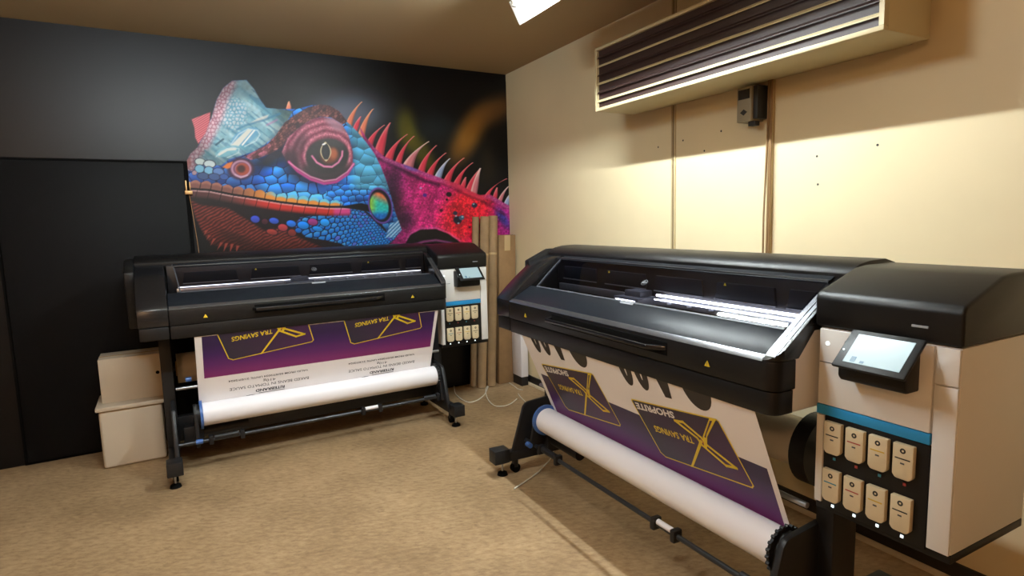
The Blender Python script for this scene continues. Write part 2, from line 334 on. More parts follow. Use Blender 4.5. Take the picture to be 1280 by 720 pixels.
    for (x, y, rx, ry, cc) in [(319, 274, 6.6, 5.0, (54, 72, 180)), (331, 277, 4.6, 4, (70, 30, 40)), (342.5, 276, 7, 4.2, (48, 84, 196)), (364, 279.5, 7, 4.6, (34, 110, 214)), (379, 281.5, 8.4, 5.6, (20, 130, 226)), (391, 277.5, 7.2, 4.8, (150, 52, 120)), (406, 278, 6.8, 5.4, (34, 146, 228)), (397, 286, 7.6, 3.6, (20, 126, 210)), (353.5, 284.5, 7, 5, (164, 56, 62)), (340, 290, 8, 4, (140, 52, 46)), (365, 291, 6, 5, (120, 46, 42)), (373, 288, 4.5, 3.4, (24, 96, 180))]:
        r = ell(x, y, rx, ry, .2); blend(inside(r * 1.0, .12), col(8, 8, 24)); blend(inside(r / .86, .12), col(*cc) * (1.15 - .35 * sm(-ry, ry, V - y))[..., None])
    # --- head, blue scales
    head = poly([(230, 222), (231, 208), (236, 196), (246, 186), (254, 168), (264, 148), (271, 124), (279, 110), (290, 101), (308, 100), (318, 112), (326, 126), (333, 135), (347, 136.5), (372, 136), (390, 131.5), (405, 131.5), (420, 137), (431, 150), (438, 156), (447, 165), (458, 178), (468, 192), (476, 208), (483, 226), (489, 246), (493, 262), (499, 280), (486, 292), (474, 276), (455, 262), (430, 260), (400, 259), (350, 254), (300, 244), (262, 238), (236, 237)], .8)
    f1, ed, idv, yy = cells(U / 15 + .3, V / 11.5, 31, .7)
    f1b, edb, idb, yyb = cells(U / 9.5, V / 6.8, 37, .6)
    small = np.clip(sm(395, 420, U) * sm(226, 234, V), 0, 1)
    ed = np.where(small > .5, edb, ed); idv = np.where(small > .5, idb, idv); yy = np.where(small > .5, yyb, yy)
    c = mix(np.broadcast_to(col(14, 88, 214), n + (3,)), col(64, 160, 236), np.clip(idv * .7 - yy * .5 + .1, 0, 1))
    c = mix(c, col(112, 196, 226), sm(228, 246, V) * (1 - sm(390, 440, U)) * .45)
    c = mix(c, np.broadcast_to(col(74, 150, 188), n + (3,)) * (.85 + .3 * idv)[..., None], sm(428, 446, U + (V - 190) * -.1) * (1 - sm(232, 246, V)))
    c = mix(c, col(36, 52, 110), (1 - sm(318, 336, U)) * .55)
    c = c * (1.08 - .55 * np.clip(yy + .1, -.3, .6))[..., None]
    shade = 1 - .72 * (1 - sm(.25, 1, ell(346, 196, 34, 16, -.45))) - .45 * (1 - sm(.2, 1, ell(318, 206, 26, 18))) - .35 * (1 - sm(.3, 1, ell(366, 214, 26, 18, .6)))
    shade = shade * (1 - .35 * sm(470, 494, U + .25 * (V - 230)) ) * (1 - .3 * (1 - sm(.2, 1, ell(452, 252, 26, 12, .35))))
    c = c * np.clip(shade, .12, 1)[..., None]
    edge = sm(.02, .13, ed); edge = np.where((U > 434) & (V < 236), .55 + .45 * sm(.0, .07, ed), edge)
    blend(head, mix(np.broadcast_to(col(10, 16, 58), n + (3,)), c, edge))
    blend(head * (1 - sm(0, 7, np.abs(U - yl([(0, 0), (1, 0)]) * 0 - np.interp(V, [150, 178, 208, 246, 280], [436, 458, 476, 489, 499])))) * .5 * noise(U / 1.5, V / 1.5, 8), col(120, 190, 225))
    # --- casque (pale top of the head)
    cas = poly([(231, 212), (232, 204), (238, 192), (247, 184), (255, 168), (264, 148), (271, 124), (279, 110), (290, 101), (308, 100), (318, 112), (326, 126), (333, 135), (352, 136.5), (366, 139), (360, 150), (352, 160), (345, 170), (332, 180), (318, 189), (300, 195), (287, 199), (276, 207), (262, 206), (250, 207), (240, 214)], .9)
    q = (U * .62 - V * .78); r_ = (U * .78 + V * .62)
    c = mix(np.broadcast_to(col(96, 156, 180), n + (3,)), col(176, 208, 214), noise(q / 4 + 9, r_ / 22, 12)); c = mix(c, col(70, 122, 156), (noise(q / 2.4, r_ / 14, 14) > .66) * .5)
    f1, ed, idv, _ = cells(U / 4.6, V / 4.6, 17)
    c = mix(c, mix(np.broadcast_to(col(100, 160, 186), n + (3,)), col(214, 214, 222), sm(.1, .5, ed)), (1 - sm(.5, 1, ell(290, 142, 26, 26))) * .7)
    d = U - np.interp(V, [108, 124, 148, 168, 184, 196, 212], [280, 271, 264, 255, 247, 236, 231])
    c = mix(c, mix(np.broadcast_to(col(176, 104, 124), n + (3,)), col(226, 184, 196), sm(.08, .4, ed)), (1 - sm(9, 20, d)) * .9)
    c = mix(c, col(206, 100, 92), (1 - sm(.2, 1, ell(234, 203, 8, 12))) * .8)
    c = mix(c, col(150, 90, 110), sm(.55, 1, ell(300, 160, 62, 52)) * sm(300, 340, U) * sm(150, 190, V) * .6)
    c = mix(c, col(92, 128, 120), sm(335, 362, U) * (1 - sm(142, 158, V)) * .7)
    c = c * (1.0 - .35 * sm(.55, 1.05, ell(300, 158, 60, 46, -.3)) + .12 * (noise(U / 3, V / 3, 44) - .5))[..., None]
    blend(cas, c)
    blend(cas * inside(ell(306, 171, 19, 9, -.5), .1) * .75, col(104, 166, 204)); blend(cas * poly([(288, 182), (310, 161), (316, 162), (298, 183)], 1), col(220, 220, 212)); blend(cas * line([(303, 181), (318, 163)], 1.0), col(236, 236, 230))
    blend(cas * (line([(289, 180), (298, 168), (310, 161), (322, 163), (325, 168), (320, 176), (306, 183)], .8)) * .7, col(206, 224, 230))
    blend(cas * inside(ell(284, 189, 16, 6, -.3), .12) * .7, col(120, 180, 196)); blend(cas * line([(274, 193), (284, 187), (294, 186)], 1.6) * .9, col(226, 222, 214)); blend(cas * line([(270, 196), (276, 189), (290, 184), (299, 186), (298, 191), (284, 197)], .7) * .7, col(190, 214, 220))
    blend(cas * poly([(312, 154), (322, 148), (336, 143), (334, 148), (322, 154)], 1) * .8, col(222, 214, 206)); blend(cas * line([(296, 162), (306, 157), (330, 150), (350, 142)], 1.3, 1.3) * .7, col(60, 120, 160))
    blend(cas * line([(270, 181), (279, 174)], 1.2) * .8, col(46, 80, 100)); blend(cas * line([(256, 188), (262, 194)], 1.0) * .7, col(60, 110, 120)); blend(cas * line([(334, 156), (346, 150)], 1.2, 1.2) * .5, col(196, 110, 170))
    blend(poly([(239.5, 149), (263, 140), (262, 152), (257, 166), (248, 180), (244, 172), (243, 160)], .8), mix(np.broadcast_to(col(168, 66, 78), n + (3,)), col(222, 116, 124), .5 + .5 * np.sin(U * 1.4 + V * 2.2)))
    # snout scales
    for (x, y, rx, ry, cc) in [(250, 202, 7, 4.6, (176, 190, 188)), (262, 205, 8, 5, (186, 200, 202)), (249.5, 211, 6.6, 5.6, (112, 168, 196)), (261, 213, 6.4, 5.4, (118, 172, 204)), (273, 214.5, 7.6, 5, (90, 122, 180)), (254, 220, 8, 4.6, (54, 76, 118)), (268, 221, 8, 4.6, (58, 82, 130)), (280, 221, 6, 4, (52, 84, 150)), (243, 216, 3.2, 3.2, (160, 130, 140))]:
        r = ell(x, y, rx, ry, .1); blend(inside(r, .12), col(20, 20, 40)); blend(inside(r / .87, .12), col(*cc))
    # --- brow ridge
    brow = poly([(305, 196), (318, 189), (333, 181), (345, 169), (356, 153), (368, 144), (385, 134), (400, 130.5), (412, 132), (424, 139), (434, 152), (428, 156), (414, 147), (400, 146), (386, 152), (374, 160), (364, 170), (352, 184), (338, 192), (325, 197), (314, 200)], .8)
    f1, ed, idv, _ = cells((U * .8 - V * .6) / 4.5, (U * .6 + V * .8) / 3., 41)
    c = mix(np.broadcast_to(col(58, 32, 36), n + (3,)), col(150, 88, 84), idv * sm(.02, .3, ed)); c = mix(c, col(196, 110, 134), (1 - sm(326, 350, U)) * idv)
    blend((1 - sm(.6, 1, ell(352, 187, 34, 8, -.62))) * .7, col(30, 18, 30))
    blend(brow, c * (.75 + .5 * noise(U / 5, V / 5, 45))[..., None])
    # --- eye
    rot = -.15
    big = ell(400, 187, 39, 43, .45)
    sk = poly([(352, 190), (360, 172), (376, 158), (390, 149), (402, 146), (416, 148), (428, 156), (436, 170), (441, 190), (441, 205), (436, 216), (424, 226), (408, 230), (392, 226), (374, 216), (360, 205)], 1)
    blend((1 - sm(.82, 1.12, ell(398, 190, 47, 45, .3))) * sm(150, 200, V + .3 * (400 - U)) * .75, col(26, 18, 36))
    rr = ell(409, 193, 30, 27, rot)
    ring = .5 + .5 * np.sin(rr * 21 + 1.2 * noise(U / 9, V / 9, 15))
    c = mix(np.broadcast_to(col(128, 58, 80), n + (3,)), col(214, 130, 150), ring * .9); c = c * (.8 + .35 * noise(U / 1.4, V / 1.4, 16))[..., None]
    c = mix(c, col(176, 140, 160), (1 - sm(.3, 1, ell(420, 154, 22, 12, .6))) * .7)
    c = mix(c, col(52, 36, 46), sm(.25, 1, ell(420, 184, 62, 60) ) * sm(.9, 1.5, rr) * sm(196, 212, V) * .8)
    c = mix(c, col(44, 30, 38), (1 - sm(.3, 1, ell(364, 200, 16, 20, -.5))) * .85)
    c = mix(c, col(46, 40, 42), (1 - sm(.5, 1, ell(408, 213, 42, 19))) * .95)
    c = mix(c, col(60, 34, 44), (1 - sm(.4, 1, ell(372, 184, 12, 26, .5))) * .6)
    blend(sk, c)
    for w, cc, off in [(1.6, (196, 62, 140), 0), (.9, (236, 150, 190), 3.2)]:
        blend(line([(361, 202 + off * .2), (372, 214 - off), (388, 224 - off), (405, 229.5 - off), (420, 227.5 - off), (434, 218 - off), (442, 205)], w, .8) * .85, col(*cc))
    dk = ell(409, 195, 27, 22, -.12)
    blend(inside(dk, .08), col(44, 40, 40)); blend((1 - sm(.5, 1.05, ell(412, 194, 14, 13, -.3))), col(120, 66, 48)); blend((1 - sm(.3, 1, ell(417, 192, 7, 10))) * .8, col(190, 106, 70))
    alm = np.maximum(np.abs(U - 407.2 - .04 * (V - 190)) / (6.9 * np.clip(1 - ((V - 189.5) / 12.5) ** 2, .02, 1)), np.abs(V - 189.5) / 12.5)
    blend(inside(alm, .08), col(214, 196, 160)); blend(inside(alm / .78, .1), col(36, 36, 38)); blend(inside(ell(404.8, 180.2, 2.4, 1.1, -.3), .3), col(240, 240, 240))
    blend(line([(390, 195), (396, 203), (405, 208), (415, 208.5), (423, 203), (427.5, 195), (428, 189)], 1.2, .8), col(222, 130, 170))
    # --- nostril
    blend(inside(ell(301, 211, 17, 14), .15) * .9, col(60, 32, 50)); blend(poly([(278, 209), (284, 204), (291, 202), (290, 209), (284, 211)], 1), col(216, 116, 52))
    nr = ell(301.5, 211, 13.6, 11.6); blend(inside(nr, .08), mix(np.broadcast_to(col(112, 64, 86), n + (3,)), col(178, 136, 160), .5 + .5 * np.sin(nr * 17)))
    blend(inside(ell(303, 211.5, 8.6, 7.6), .12), col(158, 70, 52)); blend(inside(ell(301.5, 211, 5, 4.6), .4), col(54, 22, 20)); blend(line([(294, 218), (301, 222), (309, 219)], .9) * .7, col(206, 170, 190))
    # --- mouth
    M = yl([(229, 236), (240, 236), (262, 237.5), (290, 243), (320, 247.5), (350, 252.5), (380, 256), (410, 258.5), (432, 258.5), (452, 258), (472, 264), (484, 276)])
    dy = V - M; seg = np.mod(U - 236 + .2 * dy, 13.5) / 13.5
    on = sm(231, 234, U) * (1 - sm(424, 430, U))
    top = 8 + 3.2 * np.sin(np.pi * seg) - 3.0 * sm(380, 428, U)
    up = on * sm(-.6, .6, -dy) * sm(-.7, .7, dy + top)
    c = mix(np.broadcast_to(col(120, 76, 68), n + (3,)), col(222, 142, 62), sm(285, 345, U)); c = mix(c, col(112, 194, 222), sm(.45, .75, -dy / top) * sm(325, 352, U)); c = mix(c, col(180, 120, 104), sm(.5, .9, -dy / top) * (1 - sm(285, 330, U)) * .6)
    blend(up, c * (.35 + .65 * sm(.0, .09, np.minimum(seg, 1 - seg)))[..., None])
    seg2 = np.mod(U - 232 + .25 * dy, 15.) / 15.
    lo = sm(230, 233, U) * (1 - sm(436, 440, U)) * sm(.8, 1.8, dy) * (1 - sm(9.5, 13, dy))
    c = mix(np.broadcast_to(col(78, 44, 42), n + (3,)), col(196, 50, 44), sm(280, 340, U)); c = mix(c, col(206, 66, 130), sm(414, 420, U)); c = mix(c, col(222, 176, 176), (1 - sm(1.8, 4.2, dy)) * .75)
    c = c * (1 - .45 * sm(6, 12, dy))[..., None]
    blend(lo, c * (.4 + .6 * sm(.0, .06, np.minimum(seg2, 1 - seg2)))[..., None])
    blend(sm(228, 232, U) * (1 - sm(462, 482, U)) * (1 - sm(.8 + 2.4 * sm(425, 455, U), 1.8 + 3.4 * sm(425, 455, U), np.abs(dy))), col(12, 8, 12))
    # --- ear disc
    er = ell(475.5, 257, 15, 23, -.22)
    blend(inside(er, .06), col(104, 66, 150)); blend(inside(er / .9, .06), col(16, 14, 26)); rin = ell(474, 257.5, 11.4, 17.2, -.22)
    c = mix(np.broadcast_to(col(40, 190, 180), n + (3,)), col(226, 98, 54), 1 - sm(240, 256, V - .45 * (U - 474))); c = mix(c, col(150, 190, 50), (1 - sm(462, 474, U)) * .9 * sm(243, 250, V)); c = mix(c, col(22, 100, 190), sm(260, 271, V))
    blend(inside(rin, .1), c * (.85 + .25 * noise(U / 2, V / 2, 19))[..., None])
    tail = poly([(487, 281), (498, 275), (502, 287), (492, 297), (482, 297)], 1); blend(tail * .8, mix(np.broadcast_to(col(60, 110, 160), n + (3,)), col(190, 225, 240), (.5 + .5 * np.sin((U + V) * 1.3))))
    return np.clip(img, 0, 1)

# ================================================================ the room
K = w1(3.015, .95); NM = Vector((-math.sin(A1), math.cos(A1), 0)); NC = Vector((-math.sin(A2), math.cos(A2), 0))   # corner, outward normals
PA = K - D1 * 6.4; PB = K + D2 * 7.2; PD = PA + D2 * 7.2
def slab(name, a, b, nrm, z0, z1, t, m):
    vs = [Vector((p.x, p.y, z)) + n for n in (Vector((0, 0, 0)), nrm * t) for z in (z0, z1) for p in (a, b)]
    return struct(MB().hull(vs, [(0, 1, 3, 2), (4, 6, 7, 5), (0, 4, 5, 1), (2, 3, 7, 6), (0, 2, 6, 4), (1, 5, 7, 3)]).build(name, m, smooth=False))
def flat(name, z0, z1, m):
    q = [PA + NM * .15 - D1 * .1, K + NM * .15 + NC * .15, PB + D2 * .1 + NC * .15, PD + D2 * .1 - D1 * .1]
    return struct(MB().prism([(p.x, p.y) for p in q], z0, z1, 'z').build(name, m, smooth=False))
flat('floor', -.1, 0, 'floor'); flat('ceiling', CEIL, CEIL + .1, 'ceil')
slab('wall_back', PA, K, NM, 0, CEIL, .12, 'blackwall')
wall_c = slab('wall_right', K + NM * .12, PB, NC, 0, CEIL, .12, 'cream')
slab('wall_left', PD, PA, -D1, 0, CEIL, .12, 'tan'); slab('wall_front', PB, PD, D2, 0, CEIL, .12, 'tan')
def place(o, k):
    o.location = (*(T1 if k == 1 else T2), 0); o.rotation_euler = (0, 0, A1 if k == 1 else A2); return o
YC = 1.118                                     # cream wall plane in the frame of the printer before it
def in2(x): return (K - w2(0, 0)).dot(D2) + x   # distance along the cream wall from the corner -> frame coordinate
XK = in2(0)
yw = lambda x: (K - w2(0, 0)).dot(NC)
YC = yw(0)
# skirting with a pale bead along the cream wall
sk = place(struct(MB().box(XK + .01, 4.6, YC - .018, YC, 0, .085, .003).build('baseboard_right', 'skirting')), 2)
qb = MB().prism([(YC - .018, 0), (YC - .038, 0), (YC - .034, .012), (YC - .026, .019), (YC - .018, .021)], XK + .01, 4.6).build('bead', 'quarter'); qb.parent = sk
# vertical battens of the cream wall
b1 = place(struct(MB().box(.19, .202, YC - .012, YC, .09, CEIL, .002).box(.214, .228, YC - .012, YC, .09, CEIL, .002).build('sheen_metal_1', 'batten')), 2)
g1 = MB().box(.202, .214, YC - .005, YC, .09, CEIL).build('groove', 'groove'); g1.parent = b1
b2 = place(struct(MB().box(.938, .966, YC - .022, YC, .09, CEIL, .003).build('sheen_metal_2', 'batten')), 2)
for i, (dx, top) in enumerate(((-.008, .0), (.006, -.006), (.013, .004))):
    t = MB().tube(curve_pts([(.95 + dx + top, YC - .027, 2.99), (.952 + dx, YC - .027, 2.2), (.948 + dx * 1.4, YC - .028, 1.8), (.944 + dx * 1.8, YC - .028, 1.5), (.946 + dx, YC - .027, .9), (.95 + dx, YC - .026, .1)], 5), .005, 6).build('cable', 'brown'); t.parent = b2
for (x, z) in ((.06, 2.06), (.29, 2.075), (.60, 2.09), (1.22, 1.88), (-.87, 2.12), (1.23, 1.74), (-.57, 1.56), (1.52, 1.9), (.47, 1.99)):
    t = MB().cyl((x, YC - .004, z), (x, YC + .002, z), .006, 8).build('nail', 'ink_black')
    t.parent = wall_c; t.location = (*T2, 0); t.rotation_euler = (0, 0, A2)
# ---------------------------------------------------------------- mural
HM = [209.05167153069448, -20.58818884348718, 225.25266959430417, 26.189910522512502, -169.40317048161052, 546.3551899810749, 0.10970993559627129, -0.025352884673570372, 1.0]
def mural():
    xs = np.arange(-.30, 3.0101, .005); zs = np.arange(1.22, 2.9401, .0046)
    X, Z = np.meshgrid(xs, zs)
    den = HM[6] * X + HM[7] * Z + HM[8]
    img = paint_mural((HM[0] * X + HM[1] * Z + HM[2]) / den, (HM[3] * X + HM[4] * Z + HM[5]) / den)
    lin = np.where(img <= .04045, img / 12.92, ((img + .055) / 1.055) ** 2.4)
    ny, nx = X.shape; co = np.stack([X, np.full_like(X, .9465), Z], -1).reshape(-1, 3)
    idx = np.arange(nx * ny).reshape(ny, nx); q = np.stack([idx[:-1, :-1], idx[:-1, 1:], idx[1:, 1:], idx[1:, :-1]], -1).reshape(-1, 4)
    # the vinyl has a back 3 mm behind its face
    x0, x1, z0, z1 = xs[0], xs[-1], zs[0], zs[-1]; nb = len(co)
    back = np.array([(x0, .9495, z0), (x1, .9495, z0), (x1, .9495, z1), (x0, .9495, z1)])
    co = np.vstack([co, back]); c4 = [idx[0, 0], idx[0, -1], idx[-1, -1], idx[-1, 0]]
    q = np.vstack([q, [[nb + 3, nb + 2, nb + 1, nb]], [[c4[i], nb + i, nb + (i + 1) % 4, c4[(i + 1) % 4]] for i in range(4)]])
    me = bpy.data.meshes.new('wall_mural'); me.vertices.add(len(co)); me.vertices.foreach_set('co', co.astype(np.float32).ravel())
    me.loops.add(q.size); me.loops.foreach_set('vertex_index', q.astype(np.int32).ravel())
    me.polygons.add(len(q)); me.polygons.foreach_set('loop_start', np.arange(0, q.size, 4, dtype=np.int32)); me.update(calc_edges=True)
    at = me.color_attributes.new('Col', 'FLOAT_COLOR', 'POINT')
    cc = np.ones((len(co), 4), np.float32); cc[:nb, :3] = lin.reshape(-1, 3); cc[nb:, :3] = .01
    at.data.foreach_set('color', cc.ravel()); me.materials.append(MT['mural'])
    o = bpy.data.objects.new('wall_mural', me); C.objects.link(o)
    tag(place(o, 1), 'large wall print of a blue and magenta lizard head on black', 'mural')
mural()
# flush black panel in the mural's lower left corner
p = place(thing('access_panel', 'flush black panel on the wall at the left end of the lizard print', 'panel'), 1)
MB().box(-.92, .185, .925, .944, 0.02, 2.085, .003).build('board', 'blackboard', p)
MB().box(-.94, .215, .938, .9455, 0.0, 2.105).build('rebate', 'gap', p)
clip = place(thing('wall_clip', 'small brass clip with a thin hanging wire at the lizard print mouth', 'clip'), 1)
MB().box(.188, .198, .925, .944, 1.86, 1.96, .002).box(.214, .222, .925, .944, 1.89, 1.95, .002).build('bracket', 'brass', clip)
MB().box(.180, .232, .915, .938, 1.855, 1.885, .004).build('hook', 'brass', clip)
MB().tube([(.208, .932, 1.88), (.222, .938, 1.7), (.236, .938, 1.5), (.244, .938, 1.3)], .0018, 5).build('wire', 'brass', clip)

# ---------------------------------------------------------------- air conditioner and meter on the cream wall
ac = place(thing('air_conditioner', 'cream box air conditioner with brown louvres high on the cream wall', 'air conditioner'), 2)
Z0, ZT = 2.297, 2.70
MB().box(-.12, 1.75, .78, YC - .06, Z0, ZT, .006).build('casing', 'acbody', ac)
MB().box(-.02, 1.65, YC - .06, YC, Z0 + .01, ZT - .03, .004).build('mounting_plate', 'acbody', ac)
MB().box(-.10, 1.73, .765, .779, Z0 + .02, ZT - .02).build('louvre_recess', 'acdark', ac)
MB().box(-.12, 1.75, .748, .78, Z0, Z0 + .02, .003).box(-.12, 1.75, .748, .78, ZT - .02, ZT, .003).box(-.12, -.10, .748, .78, Z0 + .02, ZT - .02).box(1.73, 1.75, .748, .78, Z0 + .02, ZT - .02).build('front_frame', 'acbody', ac)
for k in range(6):
    z = Z0 + .055 + k * .055
    MB().prism([(.752, z), (.766, z + .014), (.766, z + .02), (.752, z + .006)], -.10, 1.73).build('louvre', 'acbody' if k % 2 == 0 else 'acdark', ac)
mt = place(thing('wall_meter', 'small grey meter box with a dark window beside the brown cable run', 'meter'), 2)
MB().box(.80, .895, 1.03, YC, 2.10, 2.285, .006).build('case', 'grey', mt)
MB().box(.895, .925, 1.045, YC, 2.11, 2.285, .004).build('side_cover', 'ink_black', mt)
MB().box(.812, .885, 1.027, 1.031, 2.22, 2.27).build('display', 'ink_black', mt)
MB().prism([(.825, 2.150), (.848, 2.166), (.871, 2.150), (.848, 2.134)], 1.0275, 1.031, 'y').build('mark', 'ink_black', mt)
MB().box(.86, .905, 1.05, 1.09, 2.075, 2.10, .004).build('cable_gland', 'ink_black', mt)

# ================================================================ wide-format printer
SLOPE = [(.0, 1.112), (.002, 1.116), (.016, 1.134), (.07, 1.186), (.15, 1.254), (.22, 1.308), (.26, 1.328), (.31, 1.346), (.40, 1.372)]
RSL = [(.0, 1.112), (.002, 1.116), (.016, 1.130), (.06, 1.162), (.10, 1.190), (.172, 1.242), (.277, 1.312), (.34, 1.345), (.40, 1.366)]
def slope_z(y): return float(np.interp(y, [q[0] for q in RSL], [q[1] for q in RSL]))
W = 1.883
def fascia_plan(inset=0., y1=.107):
    r = .05; out = [(0.001, inset), (W - r, inset)]
    out += [(W - r + (r - inset) * math.sin(a), r - (r - inset) * math.cos(a)) for a in np.linspace(.18, math.pi / 2, 8)]
    out += [(W - inset, y1), (W - .035, y1), (W - .035, .06), (W - .06, .035), (0.001, .035)]
    return out
def make_printer(label):
    P = thing('large_format_printer', label, 'printer', group='wide banner printers')
    b = lambda mb, n, m, par=P, **k: mb.build(n, m, par, **k)
    # --- front fascia, end caps
    b(MB().prism(fascia_plan(), 1.008, 1.110, 'z', .002), 'upper_fascia', 'fascia')
    b(MB().prism(fascia_plan(.005, .104), .922, 1.003, 'z', .003), 'lower_fascia', 'fascia')
    b(MB().prism(fascia_plan(.010, .100), .99, 1.02, 'z'), 'fascia_gap', 'gap')
    prof = [(0, 1.008)] + SLOPE + [(.46, 1.385), (.46, .97), (.2, .97), (.2, 1.008)]
    b(MB().prism(prof, -.17, -.003, 'x', .006), 'left_end_cap', 'black')
    b(MB().box(-.166, -.006, .004, .20, .925, 1.003, .006), 'left_end_skirt', 'fascia')
    b(MB().prism([(.30, .97), (.24, 1.255), (.24, 1.335), (.40, 1.405), (.66, 1.405), (.68, 1.37), (.68, .97)], -.225, -.17, 'x', .008), 'left_rear_cover', 'fascia')
    rings = []
    for x in np.linspace(1.832, W, 9):
        q = min(max((x - (W - .05)) / .05, 0), .999); yo = .05 - .05 * math.sqrt(1 - q * q)
        ring = [(x, yo, 1.112)] + [(x, max(y, yo), slope_z(max(y, yo)) - .004 * q ** 4) for y, z in RSL] + [(x, .46, 1.374), (x, .46, 1.20), (x, .20, 1.20), (x, .12, 1.112)]
        rings.append(ring)
    b(MB().loft(rings), 'right_end_cap', 'black', ang=.5)
    b(MB().prism([(.101, .925), (.101, 1.12), (.112, 1.150), (.135, 1.178), (.165, 1.196), (.20, 1.203), (.45, 1.203), (.45, .925)], W - .02, W - .004, 'x', .001), 'right_side_panel', 'white')
    b(MB().prism([(.100, 1.108), (.100, slope_z(.100) - .012), (.277, slope_z(.277) - .012), (.40, 1.35), (.45, 1.35), (.45, 1.208), (.215, 1.205), (.17, 1.188), (.135, 1.160), (.112, 1.128)], W - .03, W - .002, 'x'), 'right_side_upper', 'fascia')
    tr = [(y, slope_z(y)) for y in (.012, .016, .03, .06, .10, .14, .172, .21, .25, .277)]
    b(MB().loft([[(1.834, y, z + .0012), (1.872, y, z + .0012), (1.872, y, z - .003), (1.834, y, z - .003)] for y, z in tr]), 'cap_sheen_strip', 'sheen_metal', ang=.3)  # added strip: the highlight on the black cap slope put in as metal
    # thin seam on the end cap slope
    sl = [(y, slope_z(y)) for y in (.03, .07, .11, .15, .19, .22, .26, .31, .37)]
    b(MB().loft([[(1.853, y, z + .0017), (1.856, y, z + .0017), (1.856, y, z - .004), (1.853, y, z - .004)] for y, z in sl]), 'cap_seam', 'gap')
    # --- lid
    lid = b(MB().prism([(.012, 1.108), (.0245, 1.1255), (.153, 1.196), (.160, 1.190), (.03, 1.108)], .003, 1.830, 'x', .0015), 'lid_panel', 'lid')
    b(MB().prism([(-.001, 1.1085), (.0005, 1.1110), (.0235, 1.1268), (.0255, 1.1262), (.020, 1.1085)], .003, 1.833, 'x'), 'front_lip', 'sheen_metal', lid)  # black bevel given the pale metal and angled to show the lamp's sheen
    b(MB().box(.895, .99, -.001, .001, -.006, .006), 'rating_label', 'label', lid)
    lb = lid.children[-1]; lb.location = (0, .143, 1.194); lb.rotation_euler = (math.radians(26) - math.pi / 2 + math.pi / 2 - math.radians(64), 0, 0)
    # window pane in four curved strips
    win = [(.153, 1.197), (.235, 1.266), (.318, 1.333), (.345, 1.352), (.378, 1.368)]
    wn = b(MB().loft([[(.052 + .028 * (1 - t), y, z), (1.828 - .03 * (1 - t), y, z), (1.828 - .03 * (1 - t), y + .003, z - .0035), (.052 + .028 * (1 - t), y + .003, z - .0035)] for t, (y, z) in zip((0, .36, .73, .86, 1), win)]), 'window', 'glass', ang=.8)
    b(MB().loft([[(.046 + .028 * (1 - t), y - .001, z + .001), (.053 + .028 * (1 - t), y - .001, z + .001), (.053 + .028 * (1 - t), y + .006, z - .007), (.046 + .028 * (1 - t), y + .006, z - .007)] for t, (y, z) in zip((0, .36, .73, .86, 1), win)]), 'window_edge', 'greyp', wn)
    b(MB().prism([(.340, 1.3505), (.378, 1.3705), (.384, 1.366), (.346, 1.345)], .05, 1.83, 'x'), 'window_head', 'lid', wn)
    b(MB().prism([(.149, 1.1955), (.156, 1.2010), (.159, 1.197), (.152, 1.191)], .076, 1.80, 'x'), 'window_sill', 'greyp', wn)
    # inner cheek of the left end cap
    b(MB().prism([(.012, 1.112), (.153, 1.192), (.38, 1.362), (.40, 1.362), (.40, 1.08), (.012, 1.08)], .001, .0025, 'x'), 'lid_cheek', 'fascia')
    # emblem printed on the pane
    n = Vector((0, -.62, .78)); c0 = Vector((.94, .256, 1.2835))
    e = b(MB().ringcyl(c0 + n * .0005, c0 + n * .0012, .018, .0168, 28), 'emblem', 'label', wn)
    ux, uy = Vector((1, 0, 0)), Vector((0, .78, .62))
    def stroke(mb, a, q, wd=.0016):
        a = c0 + ux * a[0] + uy * a[1]; q = c0 + ux * q[0] + uy * q[1]; d = (q - a).normalized(); s = d.cross(n) * wd / 2
        mb.hull([a + s + n * .0005, a - s + n * .0005, q - s + n * .0005, q + s + n * .0005, a + s + n * .0011, a - s + n * .0011, q - s + n * .0011, q + s + n * .0011], [(0, 1, 2, 3), (4, 5, 6, 7), (0, 1, 5, 4), (1, 2, 6, 5), (2, 3, 7, 6), (3, 0, 4, 7)])
    m = MB()
    for a, q in (((-.010, -.007), (-.004, .014)), ((-.0065, .005), (-.002, .005)), ((-.002, .005), (-.005, -.007)), ((.0005, -.014), (.006, .005)), ((.006, .005), (.0105, .005)), ((.0105, .005), (.0075, -.006)), ((.0075, -.006), (.0028, -.006))): stroke(m, a, q)
    b(m, 'emblem_letters', 'label', wn)
    # --- inside: platen, beam, light bar, guards, carriage
    b(MB().box(.0, W - .04, .035, .45, .925, .96), 'platen_base', 'dark')
    b(MB().box(.01, 1.83, .05, .34, 1.07, 1.10, .004), 'platen', 'dark')
    b(MB().box(.01, 1.83, .345, .40, 1.10, 1.36, .004), 'gantry_beam', 'dark')
    lb = b(MB().box(.06, 1.80, .325, .345, 1.168, 1.206, .002), 'rail', 'steel')
    b(MB().cyl((.07, .316, 1.215), (1.79, .316, 1.215), .003, 8), 'light_bar', 'leddim')
    for x0, x1 in ((.10, .44), (.52, .86), (.92, 1.24), (1.31, 1.62), (1.67, 1.80)):
        g = b(MB().prism([(x0 + .01, 1.312), (x1 - .01, 1.312), (x1, 1.238), (x0, 1.238)], .334, .345, 'y', .002), 'beam_guard', 'lid')
        b(MB().box(x0, x1, .330, .334, 1.235, 1.240), 'guard_edge', 'steel', g)
    cr = b(MB().box(.74, .93, .22, .34, 1.12, 1.205, .006).box(.78, .90, .26, .34, 1.20, 1.235, .004), 'carriage', 'greyp')
    b(MB().box(.76, .91, .218, .221, 1.180, 1.192), 'carriage_lamp', 'led', cr)
